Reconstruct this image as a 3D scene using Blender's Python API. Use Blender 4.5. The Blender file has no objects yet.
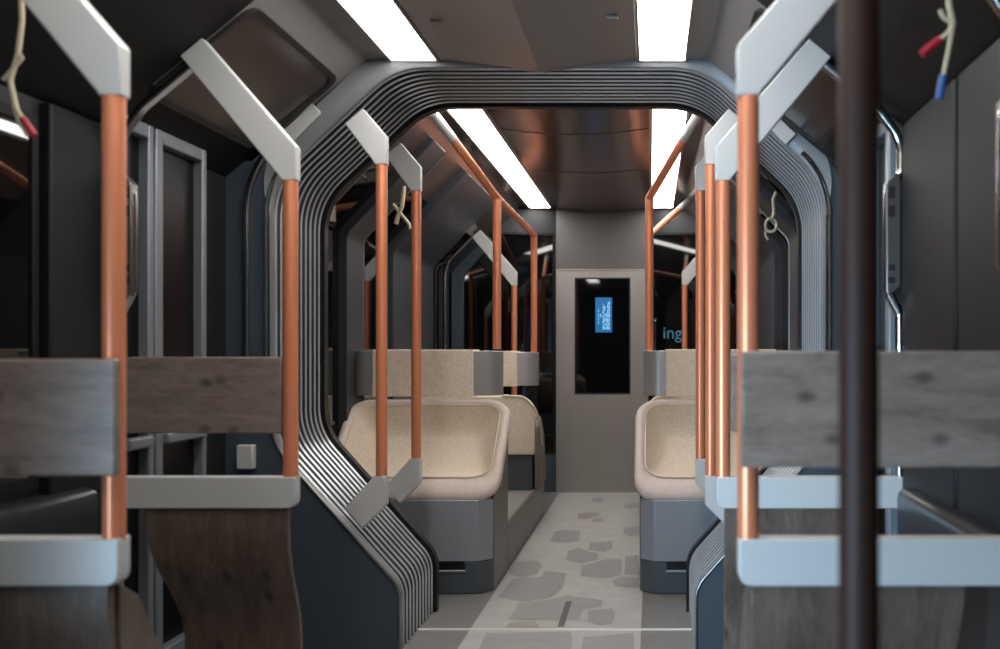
import bpy, bmesh, math
from mathutils import Vector

PI = math.pi
SC = bpy.context.scene
COL = SC.collection
CX, EYE, F = 0.47, 1.25, 972.0          # camera position and focal length (for a 1000 px wide frame)
RX = 0.03                               # the rear car sits slightly sideways in the gangway

# ------------------------------------------------------------------ materials
def srgb(r, g, b):
    f = lambda c: (c/12.92 if c <= .04045 else ((c+.055)/1.055)**2.4)
    return (f(r/255), f(g/255), f(b/255), 1)

def mat(name, col, rough=.5, metal=0., noise=0., nscale=40., stretch=(1, 1, 1), bump=0., bscale=None,
        spec=.5, coat=0., emis=None, estr=0., col2=None, detail=4.):
    m = bpy.data.materials.new(name); m.use_nodes = True
    nt = m.node_tree; b = nt.nodes['Principled BSDF']
    b.inputs['Base Color'].default_value = col
    b.inputs['Roughness'].default_value = rough
    b.inputs['Metallic'].default_value = metal
    b.inputs['Specular IOR Level'].default_value = spec
    b.inputs['Coat Weight'].default_value = coat
    if emis:
        b.inputs['Emission Color'].default_value = emis
        b.inputs['Emission Strength'].default_value = estr
    if noise or bump:
        tc = nt.nodes.new('ShaderNodeTexCoord'); mp = nt.nodes.new('ShaderNodeMapping')
        mp.inputs['Scale'].default_value = stretch
        nt.links.new(tc.outputs['Object'], mp.inputs['Vector'])
        n = nt.nodes.new('ShaderNodeTexNoise'); n.inputs['Scale'].default_value = nscale
        n.inputs['Detail'].default_value = detail
        nt.links.new(mp.outputs[0], n.inputs['Vector'])
        if noise:
            mx = nt.nodes.new('ShaderNodeMix'); mx.data_type = 'RGBA'
            c2 = col2 or tuple(min(1, c*(1+noise)) for c in col[:3])+(1,)
            c1 = col if col2 else tuple(c*(1-noise) for c in col[:3])+(1,)
            mx.inputs['A'].default_value = c1; mx.inputs['B'].default_value = c2
            rp = nt.nodes.new('ShaderNodeMapRange')
            rp.inputs['From Min'].default_value = .3; rp.inputs['From Max'].default_value = .7
            nt.links.new(n.outputs['Fac'], rp.inputs['Value'])
            nt.links.new(rp.outputs[0], mx.inputs['Factor'])
            nt.links.new(mx.outputs['Result'], b.inputs['Base Color'])
        if bump:
            n2 = n
            if bscale:
                n2 = nt.nodes.new('ShaderNodeTexNoise'); n2.inputs['Scale'].default_value = bscale
                nt.links.new(mp.outputs[0], n2.inputs['Vector'])
            bp = nt.nodes.new('ShaderNodeBump'); bp.inputs['Strength'].default_value = bump
            bp.inputs['Distance'].default_value = .01
            nt.links.new(n2.outputs['Fac'], bp.inputs['Height'])
            nt.links.new(bp.outputs[0], b.inputs['Normal'])
    return m

def wood(name, c1, c2, c3, horizontal):
    m = bpy.data.materials.new(name); m.use_nodes = True
    nt = m.node_tree; b = nt.nodes['Principled BSDF']; b.inputs['Roughness'].default_value = .42
    tc = nt.nodes.new('ShaderNodeTexCoord'); mp = nt.nodes.new('ShaderNodeMapping')
    mp.inputs['Scale'].default_value = (1.8, 6, 8) if horizontal else (9, 3, 1.6)
    nt.links.new(tc.outputs['Object'], mp.inputs['Vector'])
    w = nt.nodes.new('ShaderNodeTexNoise'); w.inputs['Scale'].default_value = 2.2; w.inputs['Detail'].default_value = 8
    w.inputs['Distortion'].default_value = 1.2
    nt.links.new(mp.outputs[0], w.inputs['Vector'])
    f = nt.nodes.new('ShaderNodeTexNoise'); f.inputs['Scale'].default_value = 16; f.inputs['Detail'].default_value = 6
    nt.links.new(mp.outputs[0], f.inputs['Vector'])
    ad = nt.nodes.new('ShaderNodeMix'); ad.inputs['Factor'].default_value = .35
    nt.links.new(w.outputs['Fac'], ad.inputs['A']); nt.links.new(f.outputs['Fac'], ad.inputs['B'])
    r = nt.nodes.new('ShaderNodeValToRGB')
    r.color_ramp.elements[0].position = .36; r.color_ramp.elements[0].color = c1
    r.color_ramp.elements[1].position = .66; r.color_ramp.elements[1].color = c3
    e = r.color_ramp.elements.new(.5); e.color = c2
    nt.links.new(ad.outputs['Result'], r.inputs['Fac'])
    # a few knots
    v = nt.nodes.new('ShaderNodeTexVoronoi'); v.voronoi_dimensions = '2D'; v.inputs['Scale'].default_value = 4.2
    mp2 = nt.nodes.new('ShaderNodeMapping'); mp2.inputs['Rotation'].default_value = (PI/2, 0, 0); mp2.inputs['Scale'].default_value = (1, 1, 1.5) if horizontal else (1.5, 1, 1)
    nt.links.new(tc.outputs['Object'], mp2.inputs['Vector']); nt.links.new(mp2.outputs[0], v.inputs['Vector'])
    mr = nt.nodes.new('ShaderNodeMapRange'); mr.inputs['From Min'].default_value = .03; mr.inputs['From Max'].default_value = .12
    mr.inputs['To Min'].default_value = .45; mr.inputs['To Max'].default_value = 1
    nt.links.new(v.outputs['Distance'], mr.inputs['Value'])
    mu = nt.nodes.new('ShaderNodeMix'); mu.data_type = 'RGBA'; mu.blend_type = 'MULTIPLY'; mu.inputs['Factor'].default_value = 1
    nt.links.new(r.outputs['Color'], mu.inputs['A']); nt.links.new(mr.outputs[0], mu.inputs['B'])
    nt.links.new(mu.outputs['Result'], b.inputs['Base Color'])
    bp = nt.nodes.new('ShaderNodeBump'); bp.inputs['Strength'].default_value = .12; bp.inputs['Distance'].default_value = .004
    nt.links.new(ad.outputs['Result'], bp.inputs['Height']); nt.links.new(bp.outputs[0], b.inputs['Normal'])
    return m

M = dict(
    copper=mat('copper', srgb(234, 147, 108), .36, .4),
    dark_brown=mat('dark_brown_pole', srgb(56, 34, 26), .55, .1),  # dark brown for the nearest pole, the other poles are copper
    bracket=mat('bracket_silver', srgb(196, 196, 195), .42, .15),
    chrome=mat('chrome', srgb(190, 188, 186), .16, 1.),
    castmetal=mat('cast_metal', srgb(140, 136, 134), .3, .9),
    steel=mat('satin_steel', srgb(128, 132, 138), .38, .3),
    bandmetal=mat('band_grey_metal', srgb(178, 176, 174), .34, .6),
    wood_h=wood('oak_dark_horizontal', srgb(104, 90, 82), srgb(124, 110, 101), srgb(140, 126, 117), True),
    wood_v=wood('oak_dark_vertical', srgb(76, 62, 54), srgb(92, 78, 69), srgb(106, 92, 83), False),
    laminate=mat('taupe_laminate', srgb(112, 104, 97), .4, 0, .16, 9, (1, 1, 6)),
    leather=mat('taupe_leather', srgb(206, 190, 179), .5, 0, .05, 30, bump=.06),
    fabric=mat('beige_fabric', srgb(226, 209, 188), .75, 0, .10, 70, bump=.25, bscale=420),
    piping=mat('cream_piping', srgb(224, 208, 184), .6),
    base=mat('seat_base_blue_grey', srgb(150, 156, 162), .36, .25),
    kick=mat('seat_kick_dark', srgb(74, 81, 88), .45),
    black=mat('rubber_black', srgb(12, 12, 13), .4),
    bellows=mat('bellows_rubber', srgb(206, 210, 214), .26, .6),
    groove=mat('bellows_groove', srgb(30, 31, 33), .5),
    bulk=mat('bulkhead_navy_grey', srgb(66, 75, 84), .42, .1),
    ring=mat('ring_grey', srgb(124, 126, 128), .38, .25),
    pillar=mat('pillar_dark', srgb(56, 58, 62), .45, .1),
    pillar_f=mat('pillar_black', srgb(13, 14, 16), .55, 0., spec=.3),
    wall=mat('wall_dark', srgb(26, 27, 30), .5),
    ledge=mat('ledge_dark', srgb(40, 41, 44), .28),
    glass=mat('night_glass', srgb(7, 8, 9), .03, 0, spec=.6),
    glass_door=mat('door_glass', srgb(9, 10, 11), .3, 0, spec=.25),
    ceil=mat('ceiling_panel', srgb(172, 165, 162), .34, .3, .05, 3),
    ceil_shade=mat('ceiling_panel_shaded', srgb(156, 150, 147), .36, .3, .05, 3),
    ceil_r=mat('ceiling_bronze', srgb(110, 96, 90), .26, .55, .06, 4, (1, 3, 1)),
    slope=mat('slope_panel', srgb(142, 138, 136), .38, .2, .05, 3),
    slope_r=mat('slope_dark', srgb(50, 50, 52), .42, .1),
    hatch=mat('hatch_gloss', srgb(70, 64, 61), .24, .35),
    seam=mat('seam_dark', srgb(30, 28, 28), .6),
    light=mat('lamp_diffuser', srgb(250, 250, 248), .6, emis=(1, .975, .94, 1), estr=13.),
    lframe=mat('lamp_frame', srgb(150, 144, 138), .4, .3),
    endhead=mat('end_header_grey', srgb(92, 89, 88), .42, .3),
    endgrey=mat('end_wall_grey', srgb(156, 151, 147), .42, .3, .03, 60, (1, 1, .03)),
    floor=mat('floor_light', srgb(188, 185, 182), .34, 0, .07, 9, bump=.03, detail=8),
    floor2=mat('floor_patch', srgb(158, 155, 153), .34, 0, .07, 12, bump=.03, detail=8),
    floor3=mat('floor_border', srgb(126, 124, 122), .36, 0, .1, 12, bump=.03, detail=8),
    slot=mat('floor_slot', srgb(96, 93, 91), .5, 0, .3, 120),
    strip=mat('threshold_metal', srgb(244, 240, 234), .35, .1),
    cable=mat('cable_cream', srgb(196, 184, 156), .6),
    red=mat('cap_red', srgb(170, 30, 52), .5),
    blue=mat('cap_blue', srgb(34, 82, 150), .5),
    screen=mat('screen_blue', srgb(10, 60, 110), .3, emis=srgb(14, 112, 176), estr=.6),
    screentxt=mat('screen_text', srgb(150, 200, 230), .5, emis=srgb(140, 205, 240), estr=.5),
    letters=mat('letters_cyan', srgb(60, 110, 135), .5, emis=srgb(70, 135, 165), estr=.12),
)

# ------------------------------------------------------------------ object helpers
BASE = {}
def tag(o, label, cat, group=None):
    o['label'] = label; o['category'] = cat
    if group: o['group'] = group
    return o

def thing(name, label, cat, loc, group=None):
    o = bpy.data.objects.new(name, None); COL.objects.link(o)
    o.location = loc; o.empty_display_size = .1
    BASE[o.name] = Vector(loc)
    return tag(o, label, cat, group)

def obj(name, bm, m, parent=None, bevel=0., segs=2, base=None, ang=35):
    bmesh.ops.recalc_face_normals(bm, faces=bm.faces)
    org = BASE[parent.name] if parent is not None else Vector(base or (0, 0, 0))
    for v in bm.verts: v.co -= org
    me = bpy.data.meshes.new(name); bm.to_mesh(me); bm.free()
    for p in me.polygons: p.use_smooth = True
    me.set_sharp_from_angle(angle=math.radians(ang))
    for k in (m if isinstance(m, (list, tuple)) else [m]): me.materials.append(k)
    o = bpy.data.objects.new(name, me); COL.objects.link(o)
    BASE[o.name] = org
    if parent is not None: o.parent = parent
    else: o.location = org
    if bevel:
        md = o.modifiers.new('bevel', 'BEVEL'); md.width = bevel; md.segments = segs
        md.limit_method = 'ANGLE'; md.angle_limit = math.radians(40)
        md.harden_normals = False
    return o

def struct(name, bm, m, **k):
    o = obj(name, bm, m, **k)
    if k.get('parent') is None: o['kind'] = 'structure'
    return o

def B(): return bmesh.new()

def prism(bm, pts, a0, a1, plane='xz', mi=0):
    def P(p, a):
        return {'xz': (p[0], a, p[1]), 'yz': (a, p[0], p[1]), 'xy': (p[0], p[1], a)}[plane]
    A = [bm.verts.new(P(p, a0)) for p in pts]; C = [bm.verts.new(P(p, a1)) for p in pts]
    n = len(pts); fs = []
    fs.append(bm.faces.new(A)); fs.append(bm.faces.new(list(reversed(C))))
    for i in range(n):
        fs.append(bm.faces.new((A[i], A[(i+1) % n], C[(i+1) % n], C[i])))
    for f in fs: f.material_index = mi
    return bm

def box(bm, x0, x1, y0, y1, z0, z1, mi=0):
    return prism(bm, [(x0, z0), (x1, z0), (x1, z1), (x0, z1)], y0, y1, 'xz', mi)

def fillet(pts, r, n=6, closed=False):
    """round the corners of a polyline (2-D or 3-D)"""
    pts = [Vector(p) for p in pts]; out = []; N = len(pts)
    for i, p in enumerate(pts):
        if not closed and i in (0, N-1): out.append(p); continue
        a, b = pts[i-1], pts[(i+1) % N]
        rr = r[i] if isinstance(r, (list, tuple)) else r
        d1 = (a-p); d2 = (b-p)
        if rr <= 0: out.append(p); continue
        c = max(-1, min(1, d1.normalized().dot(d2.normalized())))
        th = math.acos(c)
        t = min(rr/math.tan(th/2), d1.length*.49, d2.length*.49)
        p1 = p+d1.normalized()*t; p2 = p+d2.normalized()*t
        for k in range(n+1):
            s = k/n
            out.append((1-s)**2*p1+2*s*(1-s)*p+s*s*p2)
    return out

def tube(bm, pts, r, seg=14, cap=True):
    pts = [Vector(p) for p in pts]; rings = []
    t0 = (pts[1]-pts[0]).normalized()
    up = Vector((0, 0, 1)) if abs(t0.z) < .9 else Vector((0, 1, 0))
    u = t0.cross(up).normalized()
    for i, p in enumerate(pts):
        if i == 0: t = t0
        elif i == len(pts)-1: t = (p-pts[i-1]).normalized()
        else: t = ((p-pts[i-1]).normalized()+(pts[i+1]-p).normalized()).normalized()
        u = (u-t*u.dot(t)).normalized(); v = t.cross(u)
        rings.append([bm.verts.new(p+(u*math.cos(2*PI*k/seg)+v*math.sin(2*PI*k/seg))*r) for k in range(seg)])
    for a, b in zip(rings, rings[1:]):
        for k in range(seg):
            bm.faces.new((a[k], a[(k+1) % seg], b[(k+1) % seg], b[k]))
    if cap:
        bm.faces.new(rings[0]); bm.faces.new(list(reversed(rings[-1])))
    return bm

def loft(bm, loops, closed=True, mi=0):
    R = [[bm.verts.new(p) for p in l] for l in loops]
    for a, b in zip(R, R[1:]):
        n = len(a)
        for k in range(n if closed else n-1):
            f = bm.faces.new((a[k], a[(k+1) % n], b[(k+1) % n], b[k])); f.material_index = mi
    return R

def pole(x, y, z0, z1, r=.0235, seg=20):
    return tube(B(), [(x, y, z0), (x, y, z1)], r, seg)

def side(s, pts, ox=0.):
    return [(s*p[0]+ox,)+tuple(p[1:]) for p in pts]

# ------------------------------------------------------------------ the shell: cross-section data
WX = 1.305                                   # half width of the car
GX = .04                                     # sideways offset of the gangway
OPEN = [(-.612, 0), (-.612, .27), (-1.15, .875), (-1.15, 1.965), (-.645, 2.44), (.645, 2.44), (1.15, 1.965), (1.15, .875), (.612, .27), (.612, 0)]

def ring_path(off=0., n=8, ox=None, low=None):
    """inner outline of the gangway offset outwards by off, with rounded corners"""
    pts = fillet([Vector(p) for p in OPEN], [0, .16, .30, .34, .34, .34, .34, .30, .16, 0], n)
    out = []; ox = GX if ox is None else ox
    for i, p in enumerate(pts):
        a = pts[max(i-1, 0)]; b = pts[min(i+1, len(pts)-1)]
        t = (b-a).normalized(); nn = Vector((-t.y, t.x))   # path runs clockwise: left normal points outwards
        o = off
        if low is not None:
            f = max(0, min(1, (p.y-1.78)/.30)); f = f*f*(3-2*f); o = low+(off-low)*f
        q = p+nn*o
        if i in (0, len(pts)-1): q.y = 0
        out.append((q.x+ox, q.y))
    return out

Y0, YB0, YB1, YR = -1.4, 4.10, 4.67, 8.68

# floor -------------------------------------------------------------------
bm = B()
def fquad(x0, x1, y0, y1, z, mi):
    f = bm.faces.new([bm.verts.new(p) for p in ((x0, y0, z), (x1, y0, z), (x1, y1, z), (x0, y1, z))]); f.material_index = mi
box(bm, -1.4, 1.4, Y0, YR+.05, -.06, 0, 0)
fquad(-1.35, -.345, Y0, YR, .0006, 2); fquad(.425, 1.35, Y0, YR, .0006, 2)
def crop_pt(p):
    px, py = 480+p[0]*.3, 470+p[1]*.3
    S = (py-352)/EYE
    return ((px-651)/S+CX, F/S)
PATCH = [
    [(375, 95), (408, 93), (410, 104), (392, 108), (374, 106)],
    [(482, 112), (530, 110), (530, 126), (500, 131), (480, 126)],
    [(325, 148), (352, 141), (398, 143), (400, 150), (370, 163), (325, 164)],
    [(372, 168), (385, 160), (408, 161), (410, 172), (388, 176), (370, 174)],
    [(480, 192), (532, 188), (532, 218), (505, 222), (478, 214)],
    [(245, 208), (270, 200), (335, 202), (330, 236), (300, 243), (235, 240)],
    [(368, 242), (440, 238), (442, 262), (415, 275), (360, 266)],
    [(295, 270), (330, 260), (362, 272), (395, 280), (390, 300), (340, 312), (287, 302)],
    [(340, 322), (425, 297), (472, 297), (470, 350), (430, 362), (335, 355)],
    [(440, 370), (470, 358), (530, 360), (530, 392), (450, 388)],
    [(484, 292), (525, 283), (530, 320), (532, 352), (482, 350)],
    [(115, 308), (190, 303), (207, 318), (190, 350), (140, 362), (95, 345)],
    [(110, 365), (205, 358), (215, 338), (288, 345), (275, 395), (240, 425), (150, 440), (60, 425)],
    [(130, 445), (200, 440), (290, 420), (410, 435), (405, 455), (345, 466), (330, 500), (95, 500)],
    [(360, 470), (440, 462), (450, 480), (440, 515), (400, 520), (360, 505)],
    [(100, 510), (180, 503), (200, 526), (85, 526)],
    [(20, 545), (300, 540), (308, 565), (300, 640), (-20, 640)],
    [(345, 560), (510, 545), (514, 600), (500, 640), (330, 640)],
]
for k, poly in enumerate(PATCH):
    pts = [crop_pt(p) for p in poly]
    c = Vector((sum(p[0] for p in pts)/len(pts), sum(p[1] for p in pts)/len(pts)))
    f = bm.faces.new([bm.verts.new((p[0], p[1], .0012+.0001*k)) for p in pts]); f.material_index = 1
fquad(.045, .075, 4.41, 4.86, .0032, 5)
# the pattern goes on towards the camera
for (x, y, w) in ((-.2, 3.2, .2), (.16, 3.0, .22), (-.05, 2.5, .2), (.2, 2.0, .2), (-.22, 1.5, .22), (.1, 1.0, .2)):
    pts = [(x+w*math.cos(a*PI/3+.2), y+w*1.2*math.sin(a*PI/3+.2)) for a in range(6)]
    f = bm.faces.new([bm.verts.new((p[0], p[1], .0012)) for p in pts]); f.material_index = 1
box(bm, -.66, .68, 4.363, 4.379, 0, .005, 4)
struct('floor', bm, [M['floor'], M['floor2'], M['floor3'], M['seam'], M['strip'], M['slot']])

# ceilings ----------------------------------------------------------------
def sheet(bm, prof, y0, y1, mi=0, th=.02):
    """extrude an open profile in xz along y as a solid sheet (thickness upwards)"""
    for a, b in zip(prof, prof[1:]):
        prism(bm, [a, b, (b[0], b[1]+th), (a[0], a[1]+th)], y0, y1, 'xz', mi)
ZF, ZR, ZW = 2.47, 2.53, 1.98
bm = B()
sheet(bm, [(-.41, ZF), (0, ZF-.04)], Y0, YB0-.0, 0)
sheet(bm, [(0, ZF-.04), (.41, ZF)], Y0, YB0-.0, 1)  # right half darker: shading of the tilted side put into its colour
for s in (-1, 1):
    sheet(bm, [(s*.624, ZF), (s*.71, ZF)], Y0, YB0, 2)
    sheet(bm, [(s*.41, ZF+.02), (s*.624, ZF+.02)], Y0, YB0, 2)
    ze = ZF-(1.14-.71)*(ZF-ZW)/(WX-.71)
    sheet(bm, [(s*.71, ZF), (s*1.14, ze)], 3.14, YB0, 2)
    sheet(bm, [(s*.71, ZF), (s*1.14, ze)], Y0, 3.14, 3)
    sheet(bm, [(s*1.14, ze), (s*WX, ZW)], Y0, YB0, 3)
struct('ceiling', bm, [M['ceil'], M['ceil_shade'], M['slope'], M['pillar_f']], ang=3)
bm = B()
arc = [(RX+.43*k/8, ZR-.035*(1-(k/8)**2)) for k in range(-8, 9)]
sheet(bm, arc, YB1+.02, YR, 0)
for y in (5.55, 6.75):
    sheet(bm, [(p[0], p[1]-.0015) for p in arc], y, y+.012, 2, .001)
for s in (-1, 1):
    sheet(bm, [(RX+s*.64, ZR), (RX+s*.72, ZR)], YB1+.02, YR, 0)
    sheet(bm, [(RX+s*.43, ZR+.02), (RX+s*.64, ZR+.02)], YB1+.02, YR, 0)
    sheet(bm, [(RX+s*.72, ZR), (RX+s*1.02, 2.23)], YB1+.02, YR, 0)
    sheet(bm, [(RX+s*1.02, 2.23), (RX+s*WX, 1.93)], YB1+.02, YR, 1)
struct('ceiling.001', bm, [M['ceil_r'], M['slope_r'], M['seam']], ang=20)

# ceiling lights ----------------------------------------------------------
def ceiling_light(s, y0, y1, z, label, ox=0.):
    xa, xb = (ox+s*.436, ox+s*.642) if ox else (s*.412, s*.622)
    x0, x1 = min(xa, xb), max(xa, xb)
    t = thing('ceiling_light', label, 'ceiling light', ((x0+x1)/2, y0, z), 'strip lights along the ceiling')
    b = B(); box(b, x0+.012, x1-.012, y0+.012, y1-.012, z-.004, z+.012); obj('diffuser', b, M['light'], t)
    b = B()
    for a in ((x0, x0+.012, y0, y1), (x1-.012, x1, y0, y1), (x0+.012, x1-.012, y0, y0+.012), (x0+.012, x1-.012, y1-.012, y1)):
        box(b, a[0], a[1], a[2], a[3], z-.008, z+.012)
    obj('frame', b, M['lframe'], t)
ceiling_light(-1, .3, 4.06, ZF, 'long white ceiling light strip before the bellows, beside the sloped hatch at left')
ceiling_light(1, .3, 4.06, ZF, 'white ceiling light strip before the bellows, above the right-hand perch brackets')
ceiling_light(-1, 4.75, 8.6, ZR, 'white ceiling light strip beyond the bellows, next to the diagonal copper rail at left', RX)
ceiling_light(1, 4.75, 8.6, ZR, 'white ceiling light strip beyond the bellows, over the right seats', RX)

# walls ------------------------------------------------------------------
for s, nm in ((-1, 'wall_left'), (1, 'wall_right')):
    b = B()
    box(b, *sorted((s*WX, s*(WX+.06))), 0.46 if s < 0 else Y0, YB0, 0, ZW)  # left wall stops short: opening added for the cool fill, its edge limits the beam
    struct(nm, b, M['wall'])
    b = B()
    box(b, *sorted((RX+s*WX, RX+s*(WX+.06))), YB1, YR+.05, 0, 1.93)
    struct(nm+'.001', b, M['wall'])
b = B(); box(b, -1.4, 1.4, Y0-.06, Y0, 0, 2.55); struct('wall_back', b, M['wall'])

def window(i, s, y0, y1, z0, z1, ox=0., fr=M['pillar']):
    xin = ox+s*(WX-.012)
    b = B()
    for (a0, a1, c0, c1) in ((y0, y1, z0, z0+.03), (y0, y1, z1-.03, z1), (y0, y0+.03, z0+.03, z1-.03), (y1-.03, y1, z0+.03, z1-.03)):
        box(b, *sorted((xin, ox+s*(WX+.01))), a0, a1, c0, c1)
    w = struct('window_%d' % i, b, fr, base=(xin, (y0+y1)/2, z0))
    b = B(); box(b, *sorted((xin+s*.006, ox+s*(WX+.008))), y0+.03, y1-.03, z0+.03, z1-.03)
    obj('pane', b, M['glass'], w)
def pillar(i, s, y0, y1, ox=0., d=.035, z1=1.975, m=None, z0=0):
    b = B(); box(b, *sorted((ox+s*(WX-d), ox+s*(WX+.01))), y0, y1, z0, z1)
    return struct('trim_%d' % i, b, m or M['pillar'], bevel=.008)
# front left
window(1, -1, 1.1, 2.80, .86, 1.93, fr=M['pillar_f'])
pillar(1, -1, 2.82, 3.10, m=M['pillar_f'])
# front right: two flat panels with a dark joint
pillar(2, 1, 1.2, 2.54, m=M['pillar_f']); pillar(3, 1, 2.565, 3.10, m=M['pillar_f'])
# sill ledge below the windows
for s, i in ((-1, 4), (1, 5)):
    prof = fillet([(s*1.30, .30), (s*1.225, .30), (s*1.225, .835), (s*1.30, .835)], [0, .02, .06, 0], 6)
    b = B(); prism(b, [(p[0], p[1]) for p in prof], 1.2, 2.98)
    struct('trim_%d' % i, b, M['ledge'])

# passenger doors between perch and bellows (left seen, right mostly hidden)
def tram_door(i, s, leaves):
    x0 = s*(WX-.005)
    b = B(); box(b, *sorted((x0, s*(WX+.02))), leaves[0][0]-.05, leaves[-1][1]+.05, .02, 2.06)
    d = struct('door_%d' % i, b, M['black'], base=(x0, leaves[0][0], 0))
    for (y0, y1) in leaves:
        xi, xo = s*(WX-.058), s*(WX-.006)
        b = B()
        w = .05
        box(b, *sorted((xi, xo)), y0, y0+w, .05, 2.03); box(b, *sorted((xi, xo)), y1-w*.7, y1, .05, 2.03)
        box(b, *sorted((xi, xo)), y0+w, y1-w*.7, 1.98, 2.03); box(b, *sorted((xi, xo)), y0+w, y1-w*.7, .05, .2)
        lf = obj('door_leaf', b, M['steel'], d, bevel=.006)
        b = B(); box(b, *sorted((xi+s*.036, xo)), y0+w, y1-w*.7, .2, 1.98); obj('pane', b, M['glass_door'], lf)
        b = B(); box(b, *sorted((xi-s*.02, xi+s*.018)), y0+w, y1-w*.7, .925, .965); obj('push_bar', b, M['steel'], lf, bevel=.008)
tram_door(1, -1, [(3.12, 3.36), (3.375, 3.76)])
tram_door(2, 1, [(3.18, 3.50), (3.52, 3.84)])

# bulkhead in front of the bellows -----------------------------------------
RN = 10
r0 = ring_path(0, RN)
def lp(r, y): return [(p[0], y, p[1]) for p in r]
r2 = ring_path(.10, RN, low=.005)
bm = B()
loft(bm, [lp(r0, YB0-.02), lp(r0, YB0-.028), lp(ring_path(.006, RN, low=.001), YB0-.035), lp(ring_path(.05, RN, low=.003), YB0-.045), lp(r2, YB0-.052), lp(r2, YB0+.03)], closed=False)
struct('trim_6', bm, M['ring'], ang=50)
# flat lower / side panels of the bulkhead, one each side
for s, i in ((-1, 7), (1, 8)):
    half = [p for p in r2 if (p[0]-GX)*s > .55 and p[1] < 2.06]
    half.sort(key=lambda p: p[1])
    outer = [(s*(WX+.0), half[-1][1]), (s*(WX+.0), 0)]
    b = B(); prism(b, half+outer, YB0-.045, YB0+.02)
    struct('trim_%d' % i, b, M['bulk'])
    # two nested chrome beads with rounded shoulders
    for off, k, dy, br in ((.105, 9, -.052, .016), (.022, 11, -.05, .010)):
        q = [p for p in ring_path(off, RN) if (p[0]-GX)*s > .9 and p[1] > .95]
        q.sort(key=lambda p: p[1])
        q = [(s*min(abs(p[0]), 1.285), p[1]) for p in q]
        b = B(); tube(b, [(p[0], YB0+dy, p[1]) for p in q], br, 10)
        struct('trim_%d' % (k+(s > 0)), b, M['chrome'])
    # bright edge along the lower chamfer
    q = [p for p in r2 if (p[0]-GX)*s > .55 and p[1] < 1.5]; q.sort(key=lambda p: p[1])
    b = B(); tube(b, [(p[0], YB0-.05, p[1]) for p in q], .006, 8); struct('trim_%d' % (60+(s > 0)), b, M['castmetal'])
    # pale corner clip on the sloping ceiling
    b = B(); c = [(s*.94, 2.285), (s*1.075, 2.155), (s*1.03, 2.11), (s*.90, 2.245)]
    prism(b, c, YB0-.066, YB0-.05); struct('trim_%d' % (13+(s > 0)), b, M['bracket'], bevel=.005)

b = B(); box(b, -1.245, -1.175, YB0-.085, YB0-.045, .765, .865); struct('trim_62', b, M['bracket'], bevel=.006)

# bellows -----------------------------------------------------------------
NR = 10; SUB = 16
bw = thing('gangway_bellows', 'grey ribbed concertina bellows framing the passage between the two cars', 'bellows', (0, (YB0+YB1)/2, 0))
loops = []
for j in range(NR*SUB+1):
    t = j/(NR*SUB); y = YB0-.022+(YB1-YB0+.022)*t
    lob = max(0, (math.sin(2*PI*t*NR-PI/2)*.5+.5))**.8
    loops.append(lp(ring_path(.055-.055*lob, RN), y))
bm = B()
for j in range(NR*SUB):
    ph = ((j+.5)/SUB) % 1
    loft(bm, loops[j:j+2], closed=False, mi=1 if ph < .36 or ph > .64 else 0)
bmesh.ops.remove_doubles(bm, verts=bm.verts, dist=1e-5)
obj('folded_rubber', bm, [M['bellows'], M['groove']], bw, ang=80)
bm = B()
ra, rb = ring_path(-.012, RN), ring_path(.06, RN)
loft(bm, [lp(rb, YB1), lp(ra, YB1), lp(ra, YB1+.05), lp(rb, YB1+.05)], closed=False)
obj('end_frame', bm, M['black'], bw)
# outer sleeve closing the space round the bellows
bm = B(); loft(bm, [lp(ring_path(.09, RN), YB0), lp(ring_path(.09, RN), YB1+.05)], closed=False)
obj('outer_sleeve', bm, M['black'], bw)
# rear bulkhead (dark) behind the bellows
for s, i in ((-1, 15), (1, 16)):
    half = [p for p in ring_path(.05, RN) if (p[0]-GX)*s > .55 and p[1] < 2.06]
    half.sort(key=lambda p: p[1])
    b = B(); prism(b, half+[(s*1.36, half[-1][1]), (s*1.36, 0)], YB1+.003, YB1+.048)
    struct('trim_%d' % i, b, M['pillar'])
    top = [p for p in ring_path(.05, RN) if (p[0]-GX)*s > 0 and p[1] >= half[-1][1]-.001]
    top.sort(key=lambda p: -p[0]*s)
    b = B(); prism(b, top+[(GX, 2.49), (GX, 2.56), (s*.72, 2.56), (s*1.36, 1.93), (s*1.36, half[-1][1])], YB1+.003, YB1+.048)
    struct('trim_%d' % (i+2), b, M['pillar'])

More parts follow.
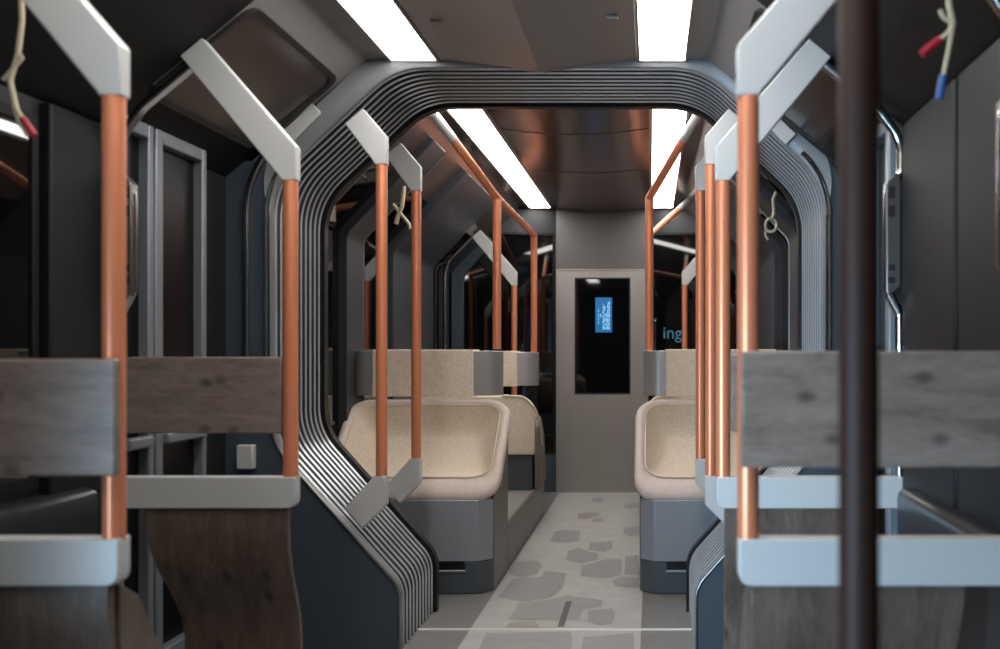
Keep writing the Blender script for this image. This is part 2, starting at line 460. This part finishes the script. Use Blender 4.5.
# sloped ceiling hatches -----------------------------------------------------
def slope_pt(s, d, y, h):
    """point on the sloping front ceiling: d metres down from its top edge, h metres into the room"""
    dx, dz = (WX-.71), (ZW-ZF); L = math.hypot(dx, dz); ux, uz = dx/L, dz/L
    return Vector((s*(.71+ux*d+uz*h), y, ZF+uz*d-ux*h))
for s, lab in ((-1, 'dark glossy hatch with rounded corners in the sloped ceiling beside the left strip light'),
               (1, 'dark glossy hatch with rounded corners in the sloped ceiling over the right-hand perches')):
    t = thing('ceiling_hatch', lab, 'ceiling hatch', tuple(slope_pt(s, .4, 3.5, 0)), None)
    out = fillet([(.14, 3.148), (.14, 4.0), (.60, 4.0), (.60, 3.148)], .07, 6, True)
    inn = fillet([(.165, 3.17), (.165, 3.975), (.575, 3.975), (.575, 3.17)], .055, 6, True)
    b = B()
    loft(b, [[slope_pt(s, p[0], p[1], h) for p in q] for q, h in ((out, .0), (out, .014), (inn, .010), (inn, .002))])
    obj('frame', b, M['seam'], t)
    b = B(); vs = [b.verts.new(slope_pt(s, p[0], p[1], .004)) for p in inn]; b.faces.new(vs)
    vs2 = [b.verts.new(slope_pt(s, p[0], p[1], .001)) for p in inn]; b.faces.new(vs2)
    n = len(vs)
    for k in range(n): b.faces.new((vs[k], vs[(k+1) % n], vs2[(k+1) % n], vs2[k]))
    obj('cover_panel', b, M['hatch'], t)

# ------------------------------------------------------------------ perches with copper poles
PX = .69
def top_bracket(s, y, ox=0., zs=0., trim=1.):
    e = lambda u, z: (s*(PX+u)+ox, z+zs)
    C = Vector((.277, 2.256)); D = Vector((.348, 2.198)); Bq = Vector((-.025, 1.908)); Eq = Vector((.025, 1.806))
    C = Bq+(C-Bq)*trim; D = Eq+(D-Eq)*trim
    pts = [e(-.025, 1.80), e(*Bq), e(*C), e(*D), e(*Eq), e(.025, 1.80)]
    b = B(); prism(b, pts, y-.021, y+.021); return b

def hoop(s, y, t, ox=0., plate=True):
    ins = .03 if (s < 0 and plate) else 0.; ox = ox-s*ins
    path = fillet([(s*1.0+ox, y, 2.20), (s*1.20+ox, y, 2.035), (s*1.276+ox, y, 1.93), (s*1.276+ox, y, 1.825), (s*1.235+ox, y, 1.765),
                   (s*1.235+ox, y, 1.44), (s*1.272+ox, y, 1.37), (s*1.272+ox, y, .80)], [0, .2, .14, .04, .03, .03, .03, 0], 7)
    if not plate:
        path = fillet([(s*1.0+ox, y, 2.235), (s*1.225+ox, y, 2.02), (s*1.262+ox, y, 1.90), (s*1.262+ox, y, .60)], [0, .12, .1, 0], 7)
    h = obj('wall_rail', tube(B(), path, .017, 12), M['chrome'], t)
    if plate:
        b = B()
        pr = fillet([(s*1.222+ox, 1.42), (s*1.222+ox, 1.79), (s*1.262+ox, 1.83), (s*1.27+ox, 1.80), (s*1.27+ox, 1.46)], .015, 4, True)
        prism(b, [(p[0], p[1]) for p in pr], y-.022, y+.022)
        obj('cast_bracket', b, M['castmetal'], h, bevel=.004)
        for z in (1.76, 1.70, 1.52, 1.48):
            b = B(); box(b, *sorted((s*1.228+ox, s*1.25+ox)), y-.0235, y-.0215, z-.018 if z > 1.6 else z-.01, z+.018 if z > 1.6 else z+.01)
            obj('slot', b, M['seam'], h)
    return h

def perch(s, y, zb, band_in, front, label, dx=0.):
    PX = globals()['PX']+dx
    t = thing('standing_perch', label, 'standing perch', (s*PX, y, 0), 'wooden standing perches')
    obj('pole', pole(s*PX, y, .845, 1.80), M['copper'], t)
    obj('upper_bracket', top_bracket(s, y, s*dx), M['bracket'], t, bevel=.009, segs=3)
    hoop(s, y, t)
    # grey lower rail with a rounded inner end
    pr = fillet([(s*(PX-.022), .75), (s*(PX-.022), .85), (s*1.30, .85), (s*1.30, .75)], [.03, 0.004, 0.004, 0.004], 5, True)
    b = B(); prism(b, [(p[0], p[1]) for p in pr], y-.026, y+.026)
    obj('lower_rail', b, M['bracket'], t, bevel=.006)
    # wooden back band
    yb = y-.05 if front else y-.0
    b = B(); box(b, *sorted((s*(PX+band_in), s*1.30)), yb-.012, yb+.012, zb-.245, zb)
    obj('back_band', b, M['wood_h'], t, bevel=.004)
    # curved board below the rail: an S in side view
    prof = [(0, .752), (-.004, .70), (.004, .62), (.03, .54), (.075, .46), (.115, .38), (.135, .30), (.14, .20), (.14, .06)]
    wi = [(.004, .466), (.004, .462), (.004, .452), (.006, .436), (.009, .42), (.012, .408), (.014, .402), (.016, .40), (.016, .40)]
    b = B(); rows = []
    for k, ((dy, z), (u0, u1)) in enumerate(zip(prof, wi)):
        rows.append([(s*(PX+u0), y-.012+dy, z), (s*(PX+u1), y-.012+dy, z), (s*(PX+u1), y+.014+dy, z-.008), (s*(PX+u0), y+.014+dy, z-.008)])
    R = loft(b, rows)
    b.faces.new(R[0]); b.faces.new(R[-1])
    obj('curved_board', b, M['wood_v'], t, bevel=.003)
    # wooden cheek at the aisle end behind the board
    if front:
        pr = [(y+.02, .745), (y+.10, .70), (y+.19, .56), (y+.24, .40), (y+.26, .06), (y+.155, .06), (y+.15, .30), (y+.09, .46), (y+.045, .54), (y+.02, .62)]
        b = B(); prism(b, pr, s*(PX-.002), s*(PX+.022), 'yz')
        obj('cheek_board', b, M['wood_v'], t, bevel=.003)
    return t
perch(-1, 2.10, 1.235, -.036, True, 'wooden standing perch nearest the camera at left, with the blurred copper pole')
perch(-1, 3.13, 1.234, .026, False, 'wooden standing perch on the left, just before the bellows, below the hatch')
perch(1, 2.10, 1.252, -.020, True, 'wooden standing perch on the right, directly behind the dark brown pole', -.01)
perch(1, 3.13, 1.240, .026, False, 'wooden standing perch on the right, further back, mostly hidden behind the nearer perch', .012)

t = obj('grab_pole', pole(.733, 1.23, .0, 2.46, .0255, 24), M['dark_brown'], base=(.733, 1.23, 0))
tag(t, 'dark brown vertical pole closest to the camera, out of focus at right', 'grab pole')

# gangway poles ------------------------------------------------------------------
def gangway_pole(s, y, label, ox=0.):
    t = thing('grab_pole', label, 'grab pole', (s*PX+ox, y, .5), 'copper poles at the bellows')
    obj('pole', pole(s*PX+ox, y, .735, 2.03), M['copper'], t)
    e = lambda u, z: (s*(PX+u)+ox, z)
    b = B(); prism(b, [e(-.025, 2.03), e(-.025, 2.148), e(.072, 2.262), e(.148, 2.20), e(.025, 2.036), e(.025, 2.03)], y-.022, y+.022)
    obj('upper_bracket', b, M['bracket'], t, bevel=.005)
    b = B(); prism(b, [e(.025, .735), e(.148, .60), e(.075, .515), e(-.025, .615), e(-.025, .735)], y-.022, y+.022)
    obj('lower_bracket', b, M['bracket'], t, bevel=.005)
gangway_pole(-1, 4.06, 'copper grab pole at the near edge of the bellows, left side of the aisle', .035)
gangway_pole(-1, 4.72, 'copper grab pole at the far edge of the bellows, in front of the left seat', .02)
gangway_pole(1, 4.06, 'copper grab pole at the near edge of the bellows, right side of the aisle', .03)
gangway_pole(1, 4.72, 'copper grab pole at the far edge of the bellows, in front of the right seat', .02)

# ------------------------------------------------------------------ rear car: end wall
ZD = 1.98
TILT = math.radians(12)
def slant(b, x0):
    """the end panels beside the door turn towards the car by TILT"""
    for v in b.verts: v.co.y -= max(0, (v.co.x-x0)*(1 if x0 > 0 else -1))*math.tan(TILT)
    return b
b = B(); box(b, -1.30, RX-.405, YR, YR+.05, 0, .34); slant(b, RX-.405)
b2 = B(); box(b2, RX+.415, 1.36, YR, YR+.05, 0, .34); slant(b2, RX+.415)
struct('wall_end', b, M['bulk']); struct('wall_end.002', b2, M['bulk'])
b = B(); box(b, RX-.405, RX+.415, YR-.02, YR+.05, ZD, 2.56)
struct('trim_19', b, M['endhead'])
b = B(); box(b, RX-.405, RX+.415, YR-.03, YR-.018, ZD-.008, ZD+.008)
struct('trim_20', b, M['lframe'], bevel=.003)
# door leaf with dark window
b = B()
wx0, wx1, wz0, wz1 = -.21, .287, .875, 1.912
box(b, RX-.405, wx0, YR-.025, YR+.03, .0, ZD-.008); box(b, wx1, RX+.415, YR-.025, YR+.03, .0, ZD-.008)
box(b, wx0, wx1, YR-.025, YR+.03, .0, wz0); box(b, wx0, wx1, YR-.025, YR+.03, wz1, ZD-.008)
d = struct('door_3', b, M['endgrey'], base=(RX, YR, 0))
b = B(); box(b, wx0, wx1, YR-.015, YR+.02, wz0, wz1); p = obj('pane', b, M['glass'], d)
b = B()
for a in ((wx0, wx0+.012, wz0, wz1), (wx1-.012, wx1, wz0, wz1), (wx0+.012, wx1-.012, wz0, wz0+.012), (wx0+.012, wx1-.012, wz1-.012, wz1)):
    box(b, a[0], a[1], YR-.028, YR-.012, a[2], a[3])
obj('gasket', b, M['black'], d)
# dark glass either side of the door
for i, sg in ((7, -1), (8, 1)):
    x0, x1, xc = RX+sg*.425, RX+sg*1.27, RX+sg*.90
    b = B()
    box(b, *sorted((x0, x1)), YR-.01, YR+.03, .34, .37); box(b, *sorted((x0, xc)), YR-.01, YR+.03, 2.29, 2.31)
    box(b, *sorted((x0, x0+sg*.012)), YR-.01, YR+.03, .37, 2.29)
    slant(b, x0)
    w = struct('window_%d' % i, b, M['pillar_f'], base=((x0+x1)/2, YR, .34))
    b = B(); prism(b, [(x0+sg*.012, .37), (x1, .37), (x1, 1.93), (xc, 2.29), (x0+sg*.012, 2.29)], YR, YR+.02); slant(b, x0); obj('pane', b, M['glass'], w)
    if sg > 0:
        hy = YR-.05-.07*math.tan(TILT)
        b = B(); tube(b, fillet([(x0+.055, hy+.05, 1.545), (x0+.055, hy, 1.535), (x0+.055, hy, 1.22), (x0+.055, hy+.05, 1.21)], .02, 4), .009, 8); obj('handle', b, M['chrome'], w)
b = B(); box(b, -1.30, RX-.405, YR+.022, YR+.05, .34, 2.56); box(b, RX+.415, 1.36, YR+.022, YR+.05, .34, 2.56)
for x0, x1 in ((RX-.405, -1.0), (RX+.415, 1.06)):
    c = B(); box(c, *sorted((x0, x1)), YR-.005, YR+.022, 2.31, 2.56); slant(c, x0)
    struct('trim_%d' % (70+(x0 > 0)), c, M['wall'])
struct('wall_end.001', b, M['wall'])
# inner ring in the end corners
for s, i in ((-1, 21), (1, 22)):
    xo = RX+s*1.29
    pr = [(xo, .34), (xo, 1.95), (RX+s*.98, 2.26)]; pin = [(RX+s*.93, 2.20), (RX+s*1.19, 1.91), (RX+s*1.19, .34)]
    outl = fillet([Vector(q) for q in pr], .1, 5); inl = fillet([Vector(q) for q in pin], .16, 6)
    b = B(); prism(b, [tuple(q) for q in outl]+[tuple(q) for q in inl], YR-.27, YR-.20)
    struct('trim_%d' % i, b, M['bulk'], bevel=.006)

# blue display and lettering
t = thing('display_screen', 'small bright blue display screen with tiny sideways text, seen in the end door window', 'screen', (.05, YR-.02, 1.42))
b = B(); box(b, -.025, .122, YR-.03, YR-.016, 1.425, 1.735); obj('screen_panel', b, M['screen'], t)
b = B()
import random
random.seed(4)
for x, z0, z1, w in ((0.003, 1.50, 1.64, .006), (.022, 1.56, 1.60, .008), (.045, 1.45, 1.68, .008), (.058, 1.45, 1.59, .008), (.058, 1.615, 1.67, .008),
                     (.074, 1.45, 1.60, .008), (.086, 1.45, 1.69, .008), (.099, 1.45, 1.70, .008)):
    z = z0
    while z < z1:
        l = random.uniform(.018, .05)
        box(b, x-w/2, x+w/2, YR-.032, YR-.0295, z, min(z+l, z1)); z += l+.009
obj('text_lines', b, M['screentxt'], t)
cu = bpy.data.curves.new('glass_lettering', 'FONT'); cu.body = 'ing'; cu.size = .155; cu.extrude = .002; cu.align_x = 'LEFT'
tx = bpy.data.objects.new('glass_lettering', cu); COL.objects.link(tx)
bpy.context.view_layer.update()
me = bpy.data.meshes.new_from_object(tx); bpy.data.objects.remove(tx)
tx = bpy.data.objects.new('glass_lettering', me); COL.objects.link(tx); me.materials.append(M['letters'])
tx.rotation_euler = (PI/2, 0, -TILT); tx.location = (.572, YR-.007-.117*math.tan(TILT), 1.37)
tag(tx, 'pale blue letters ing on the dark glass to the right of the end door', 'lettering')

# rear side walls ------------------------------------------------------------------
def bend(d, z0, xt=1.02):
    """wall-and-slope profile d metres inside the rear car shell"""
    return [(WX-d, z0), (WX-d, 1.93-.41*d), (xt-.725*d, 2.23-(1.02-xt)*-1.05-.69*d)]
def bent_strip(s, y0, y1, d0, d1, z0, xt=1.02):
    a = [Vector(p) for p in bend(d0, z0, xt)]; c = [Vector(p) for p in bend(d1, z0, xt)]
    a = fillet(a, .10, 5); c = fillet(c, .10, 5)
    b = B(); prism(b, [(RX+s*p.x, p.y) for p in a]+[(RX+s*p.x, p.y) for p in reversed(c)], y0, y1)
    return b
k = 23
for s in (-1, 1):
    for (y0, y1, d) in ((5.42, 5.72, .05), (6.36, 6.50, .06), (6.56, 7.70, .02)):
        struct('trim_%d' % k, bent_strip(s, y0, y1, -.004, d, 0, .80), M['pillar'], bevel=.006); k += 1
    for j, (y0, y1) in enumerate(((4.76, 5.40), (5.74, 6.34), (7.72, 8.42))):
        b = bent_strip(s, y0, y0+.02, -.004, .012, .85)
        w = struct('window_%d' % ((9 if s < 0 else 12)+j), b, M['pillar'], base=(RX+s*WX, (y0+y1)/2, .85))
        obj('pane', bent_strip(s, y0+.02, y1, -.004, .008, .85), M['glass'], w)
    # bright edge beads that follow the bend of the pillars
    for (y, d) in ((5.01, .02), (5.725, .05), (6.525, .03)):
        q = fillet([Vector(p) for p in bend(d, .3, .82)], .10, 5)
        b = B(); tube(b, [(RX+s*p.x, y, p.y) for p in q], .008, 8); struct('trim_%d' % k, b, M['castmetal']); k += 1

# ------------------------------------------------------------------ platforms, seats, headrests
def platform(s, label):
    xa, xw = RX+s*.387, RX+s*1.30
    t = thing('seat_platform', label, 'seat platform', ((xa+xw)/2, 5.6, 0), 'raised platforms between the seats')
    b = B(); box(b, *sorted((xa+s*.022, xw)), 5.615, 7.53, 0, .25); obj('top', b, M['floor2'], t)
    b = B(); box(b, *sorted((xa, xa+s*.02)), 5.615, 7.53, 0, .262); obj('side_board', b, M['laminate'], t, bevel=.003)
platform(-1, 'raised grey platform with taupe side board behind the left front seat')
platform(1, 'raised grey platform with taupe side board behind the right front seat')

def rrect(x0, x1, h0, h1, r, n=7):
    return fillet([Vector((x0, h0)), Vector((x1, h0)), Vector((x1, h1)), Vector((x0, h1))], r, n, True)

def front_seat(s, label):
    t = thing('bench_seat', label, 'seat', (RX+s*.84, 5.3, 0), 'bucket bench seats')
    xa, xw = RX+s*.387, RX+s*1.295
    # lower body with a chamfered aisle corner
    pl = [(xa, 5.08), (xa+s*.07, 5.015), (xw, 5.015), (xw, 5.55), (xa, 5.55)]
    b = B(); prism(b, pl, .168, .485, 'xy'); ba = obj('base', b, M['base'], t, bevel=.004)
    b = B(); prism(b, pl, .004, .166, 'xy'); kk = obj('kick_plate', b, M['kick'], t, bevel=.003)
    hx = sorted((RX+s*.52, RX+s*.67))
    b = B(); box(b, hx[0], hx[1], 5.011, 5.02, .126, .166); obj('pull_slot', b, M['black'], kk)
    b = B(); box(b, hx[0]-.004, hx[1]+.004, 5.004, 5.02, .114, .126); obj('slot_lip', b, M['base'], kk, bevel=.003)
    # laminate side panel towards the aisle
    pr = fillet([(5.09, .004), (5.56, .004), (5.60, .80), (5.50, .86), (5.09, .50)], [0, 0, .05, .05, .03], 4, True)
    b = B(); prism(b, [(p[0], p[1]) for p in pr], xa-s*.006, xa+s*.016, 'yz'); obj('side_panel', b, M['laminate'], t, bevel=.003)
    # bucket shell: rounded loops on a tilted plane
    W0, W1 = .35, 1.285
    P0 = Vector((5.005, .50)); P1 = Vector((5.56, .985)); n = Vector((.62, -.785))
    def place(x, h, d, flat):
        q = P0+(P1-P0)*h+(n*d if flat else n*min(d, .03)+Vector((1, -.05))*max(0, d-.03))
        # the sides bow so that the opening reads upright, the bottom lip stays low
        return (RX+s*x, q.x, q.y)
    L = (P1-P0).length
    def loop(ins, d, r, flat=False):
        return [place(p.x, p.y/L, d, flat) for p in rrect(W0+ins, W1-ins, ins*2.5, L-ins*.7, r)]
    b = B()
    R = loft(b, [loop(.10, .26, .10), loop(.035, .20, .13), loop(.006, .09, .14), loop(0, .04, .15), loop(.004, .012, .15), loop(.016, -.002, .14), loop(.036, -.002, .13), loop(.054, .008, .12), loop(.064, .03, .11)])
    b.faces.new(R[0])
    sh = obj('shell', b, M['leather'], t, ang=80)
    ls = [loop(.060, .016, .11, True)]
    for i2 in range(1, 9):
        u = i2/8
        ls.append(loop(.060+.15*u, .016+.15*(1-(1-u)**2.2), .11*(1-u)+.03*u, True))
    b = B(); R = loft(b, ls); b.faces.new(R[-1])
    obj('pad', b, M['fabric'], t, ang=80)
    b = B(); q = loop(.060, .010, .11); tube(b, q+[q[0]], .0035, 6, False); obj('piping', b, M['piping'], sh)
    return t
front_seat(-1, 'beige bucket bench seat on a blue-grey base, left of the aisle just past the bellows')
front_seat(1, 'beige bucket bench seat on a grey base, right of the aisle just past the bellows')

def far_seat(s, label):
    t = thing('bench_seat', label, 'seat', (RX+s*.84, 7.1, .25), 'bucket bench seats')
    xa, xw = RX+s*.387, RX+s*1.295
    b = B(); box(b, *sorted((xa+s*.03, xw)), 7.03, 7.5, .252, .52); obj('base', b, M['kick'], t, bevel=.004)
    # flat beige back with rounded top corner
    pr = fillet([Vector((xa+s*.01, .51)), Vector((xa+s*.01, .935)), Vector((xw, .935)), Vector((xw, .51))], [0, .17, .06, 0], 9, True)
    b = B(); prism(b, [tuple(p) for p in pr], 6.99, 7.12); obj('back_cushion', b, M['fabric'], t, bevel=.012)
    # taupe wing wrapping round the aisle side
    pr = fillet([(7.0, .265), (7.0, .72), (7.14, .80), (7.40, .62), (7.5, .265)], [0, .06, .12, .08, 0], 5, True)
    b = B(); prism(b, [(p[0], p[1]) for p in pr], xa-s*.016, xa+s*.012, 'yz'); w = obj('side_panel', b, M['laminate'], t, bevel=.005)
    path = fillet([(xa+s*.24, 6.985, .938), (xa+s*.09, 6.985, .93), (xa+s*.01, 6.99, .85), (xa-s*.018, 7.08, .74), (xa-s*.018, 7.2, .56)], .08, 5)
    b = B(); tube(b, path, .008, 8); obj('piping', b, M['piping'], w)
    b = B(); box(b, *sorted((xa+s*.03, xw)), 7.12, 7.50, .52, .60); obj('seat_cushion', b, M['fabric'], t, bevel=.02)
far_seat(-1, 'beige seat back further along, on the left platform behind the front bench')
far_seat(1, 'beige seat back further along, on the right platform, mostly hidden behind the front bench')

def headrest(s, y, z0, z1, label):
    t = thing('headrest', label, 'headrest', (RX+s*.84, y, z0), 'padded headrest bands')
    def stad(x0, x1, r):
        pts = []
        for k2 in range(13):
            a = PI/2+PI*k2/12; pts.append((x0+r+r*math.cos(a), y+r*math.sin(a)))
        for k2 in range(13):
            a = -PI/2+PI*k2/12; pts.append((x1-r+r*math.cos(a), y+r*math.sin(a)))
        return [(RX+s*p[0], p[1]) for p in pts]
    b = B(); prism(b, stad(.42 if s < 0 else .395, 1.285, .10), z0, z1-.006, 'xy'); obj('metal_band', b, M['bandmetal'], t, bevel=.003)
    b = B(); x0, x1 = sorted((RX+s*(.575 if s < 0 else .525), RX+s*1.155))
    pr = fillet([(x0, y-.107), (x1, y-.107), (x1, y+.107), (x0, y+.107)], .008, 3, True)
    prism(b, [(p[0], p[1]) for p in pr], z0-.006, z1+.002, 'xy'); obj('cover', b, M['fabric'], t, bevel=.005)
headrest(-1, 5.66, 1.0, 1.262, 'beige wrapped headrest band with grey metal ends behind the left front bench')
headrest(1, 5.66, 1.0, 1.264, 'beige wrapped headrest band with grey metal end behind the right front bench')
headrest(-1, 7.46, .995, 1.255, 'small beige and grey headrest band further back on the left, over the far seat')
headrest(1, 7.46, .995, 1.255, 'headrest band further back on the right, hidden behind the nearer one')

# copper handrails that rise out of the headrests ---------------------------------
def handrail(s, label):
    t = thing('handrail', label, 'handrail', (RX+s*.47, 5.68, 1.26), 'copper handrails over the seats')
    x = RX+s*(.46 if s < 0 else .43); xe = RX+s*.69; zt = 2.15
    obj('pole', pole(x, 5.68, 1.266, zt, .025), M['copper'], t)
    obj('pole', pole(x, 7.48, 1.25, zt, .025), M['copper'], t)
    a = Vector((x, 5.68, zt)); c = Vector((x, 7.48, zt)); e0 = Vector((xe, 5.03, 2.49)); e1 = Vector((RX+s*(.786 if s < 0 else .752), 8.02, 2.464 if s < 0 else 2.498))
    m0 = a+(e0-a)*.72; m1 = c+(e1-c)*.72
    b = B(); tube(b, fillet([m0, a, c, m1], .03, 5), .0235, 18); obj('rail', b, M['copper'], t)
    for m, e in ((m0, e0), (m1, e1)):
        b = B(); tube(b, [m, e], .0255, 16); obj('end_mount', b, M['bracket'], t)
handrail(-1, 'copper handrail on two poles above the left seats, up to the ceiling')
handrail(1, 'copper handrail on two poles above the right seats, crossing the strip light')

def far_pole(s, label, dx=0.):
    y = 8.03; RX = globals()['RX']+dx
    t = thing('grab_pole', label, 'grab pole', (RX+s*PX, y, 0), 'copper poles by the end windows')
    obj('pole', pole(RX+s*PX, y, .001, 1.80), M['copper'], t)
    obj('upper_bracket', top_bracket(s, y, RX), M['bracket'], t, bevel=.005)
    hoop(s, y, t, RX, False)
far_pole(-1, 'copper pole with pale diagonal bracket beside the left end window')
far_pole(1, 'copper pole with pale diagonal bracket in front of the lettered glass at right', .03)

# ------------------------------------------------------------------ loose cables
def cable(label, main, tails, r=.006, knot=None):
    t = thing('hanging_cable', label, 'cable', tuple(main[0]), None)
    b = B(); tube(b, fillet(main, .03, 5), r, 8)
    for tl, c in tails: tube(b, fillet(tl, .02, 4), r*.8, 8)
    if knot:
        c, R = knot
        pts = [(c[0]+R*math.cos(a*PI/6), c[1]+.012*math.sin(a*PI/3), c[2]+R*1.2*math.sin(a*PI/6)) for a in range(13)]
        tube(b, pts, r, 8)
    obj('cord', b, M['cable'], t)
    for tl, c in tails:
        if c:
            p = Vector(tl[-1]); q = Vector(tl[-2]); dd = (p-q).normalized()
            b = B(); tube(b, [p-dd*.005, p+dd*.01, p+dd*.035, p+dd*.045], r*1.35, 8)
            obj({'red': 'red_cap', 'blue': 'blue_cap'}[c], b, M[c], t)
def wp(px, py, S): return ((px-651)/S+CX, F/S, EYE+(352-py)/S)
S = 420.
cable('knotted cream cable with a red end hanging at the top left beside the dark window',
      [wp(21, -12, S), wp(22, 20, S), wp(18, 55, S), wp(10, 80, S), wp(16, 108, S), wp(20, 116, S)],
      [([wp(18, 55, S), wp(23, 57, S), wp(10, 72, S), wp(3, 80, S)], None), ([wp(14, 105, S), wp(20, 114, S), wp(24, 120, S)], 'red'), ([wp(14, 105, S), wp(19, 122, S), wp(28, 136, S)], None)], .0065)
S = 470.
cable('tied cream cable with red and blue ends hanging at the top right',
      [wp(948, -12, S), wp(949, 5, S), wp(953, 24, S)],
      [([wp(940, 10, S), wp(943, 17, S), wp(953, 24, S), wp(948, 33, S), wp(938, 41, S)], 'red'), ([wp(953, 24, S), wp(949, 48, S), wp(943, 78, S)], 'blue')], .0065)
S = 178.
cable('cream cable knot hanging between the two left bellows poles', [wp(404, 186, S), wp(402, 206, S), wp(398, 216, S), wp(396, 224, S)],
      [([wp(393, 204, S), wp(399, 212, S), wp(409, 224, S), wp(410, 229, S)], None)], .013)
S = 190.
cable('looped cream cable hanging in the right-hand window beyond the bellows', [wp(776, 192, S), wp(773, 200, S), wp(774, 212, S), wp(772, 220, S)],
      [([wp(766, 231, S), wp(765, 234, S), wp(768, 240, S)], None)], .008, (wp(771, 225, S), .03))

# small fixings in the front ceiling
for (px, py, lab) in ((437, 17, 'tiny pale ceiling clip beside the left strip light'), (612, 12, 'tiny pale ceiling clip beside the right strip light')):
    S2 = (352-py)/(1.225)
    x = (px-651)/S2+CX; y = F/S2; z = ZF-.045*(1-abs(x)/.436)
    b = B(); box(b, x-.022, x+.022, y-.012, y+.012, z-.012, z+.004)
    tag(obj('ceiling_clip', b, M['lframe'], base=(x, y, z), bevel=.004), lab, 'ceiling clip')

# ------------------------------------------------------------------ added cool fill lamp, world, camera
w = bpy.data.worlds.new('World'); SC.world = w; w.use_nodes = True
w.node_tree.nodes['Background'].inputs['Color'].default_value = (.02, .025, .035, 1)
w.node_tree.nodes['Background'].inputs['Strength'].default_value = 1.
ld = bpy.data.lights.new('cool_fill', 'AREA'); ld.shape = 'RECTANGLE'; ld.size = .6; ld.size_y = 1.0  # added lamp beyond the left wall, tints near rails and right bulkhead blue
ld.energy = 34; ld.color = (.5, .76, 1.); ld.spread = math.radians(60)
lo = bpy.data.objects.new('cool_fill', ld); COL.objects.link(lo)
lo.location = (-2.15, -1.3, .85)
lo.rotation_euler = (Vector((.9, 4.1, .5))-lo.location).to_track_quat('-Z', 'Z').to_euler()

cam = bpy.data.cameras.new('camera'); co = bpy.data.objects.new('camera', cam); COL.objects.link(co)
co.location = (CX, 0, EYE); co.rotation_euler = (PI/2, 0, 0)
cam.sensor_width = 36; cam.lens = F*36/1000
cam.shift_x = -.151; cam.shift_y = .0275
cam.clip_start = .05
cam.dof.use_dof = True; cam.dof.focus_distance = 5.3; cam.dof.aperture_fstop = 2.2
SC.camera = co
SC.view_settings.view_transform = 'Standard'
SC.view_settings.look = 'None'
SC.view_settings.gamma = 1
SC.view_settings.exposure = .12
SC.view_settings.use_curve_mapping = False
SC.cycles.use_denoising = True
SC.cycles.max_bounces = 10
SC.cycles.diffuse_bounces = 5
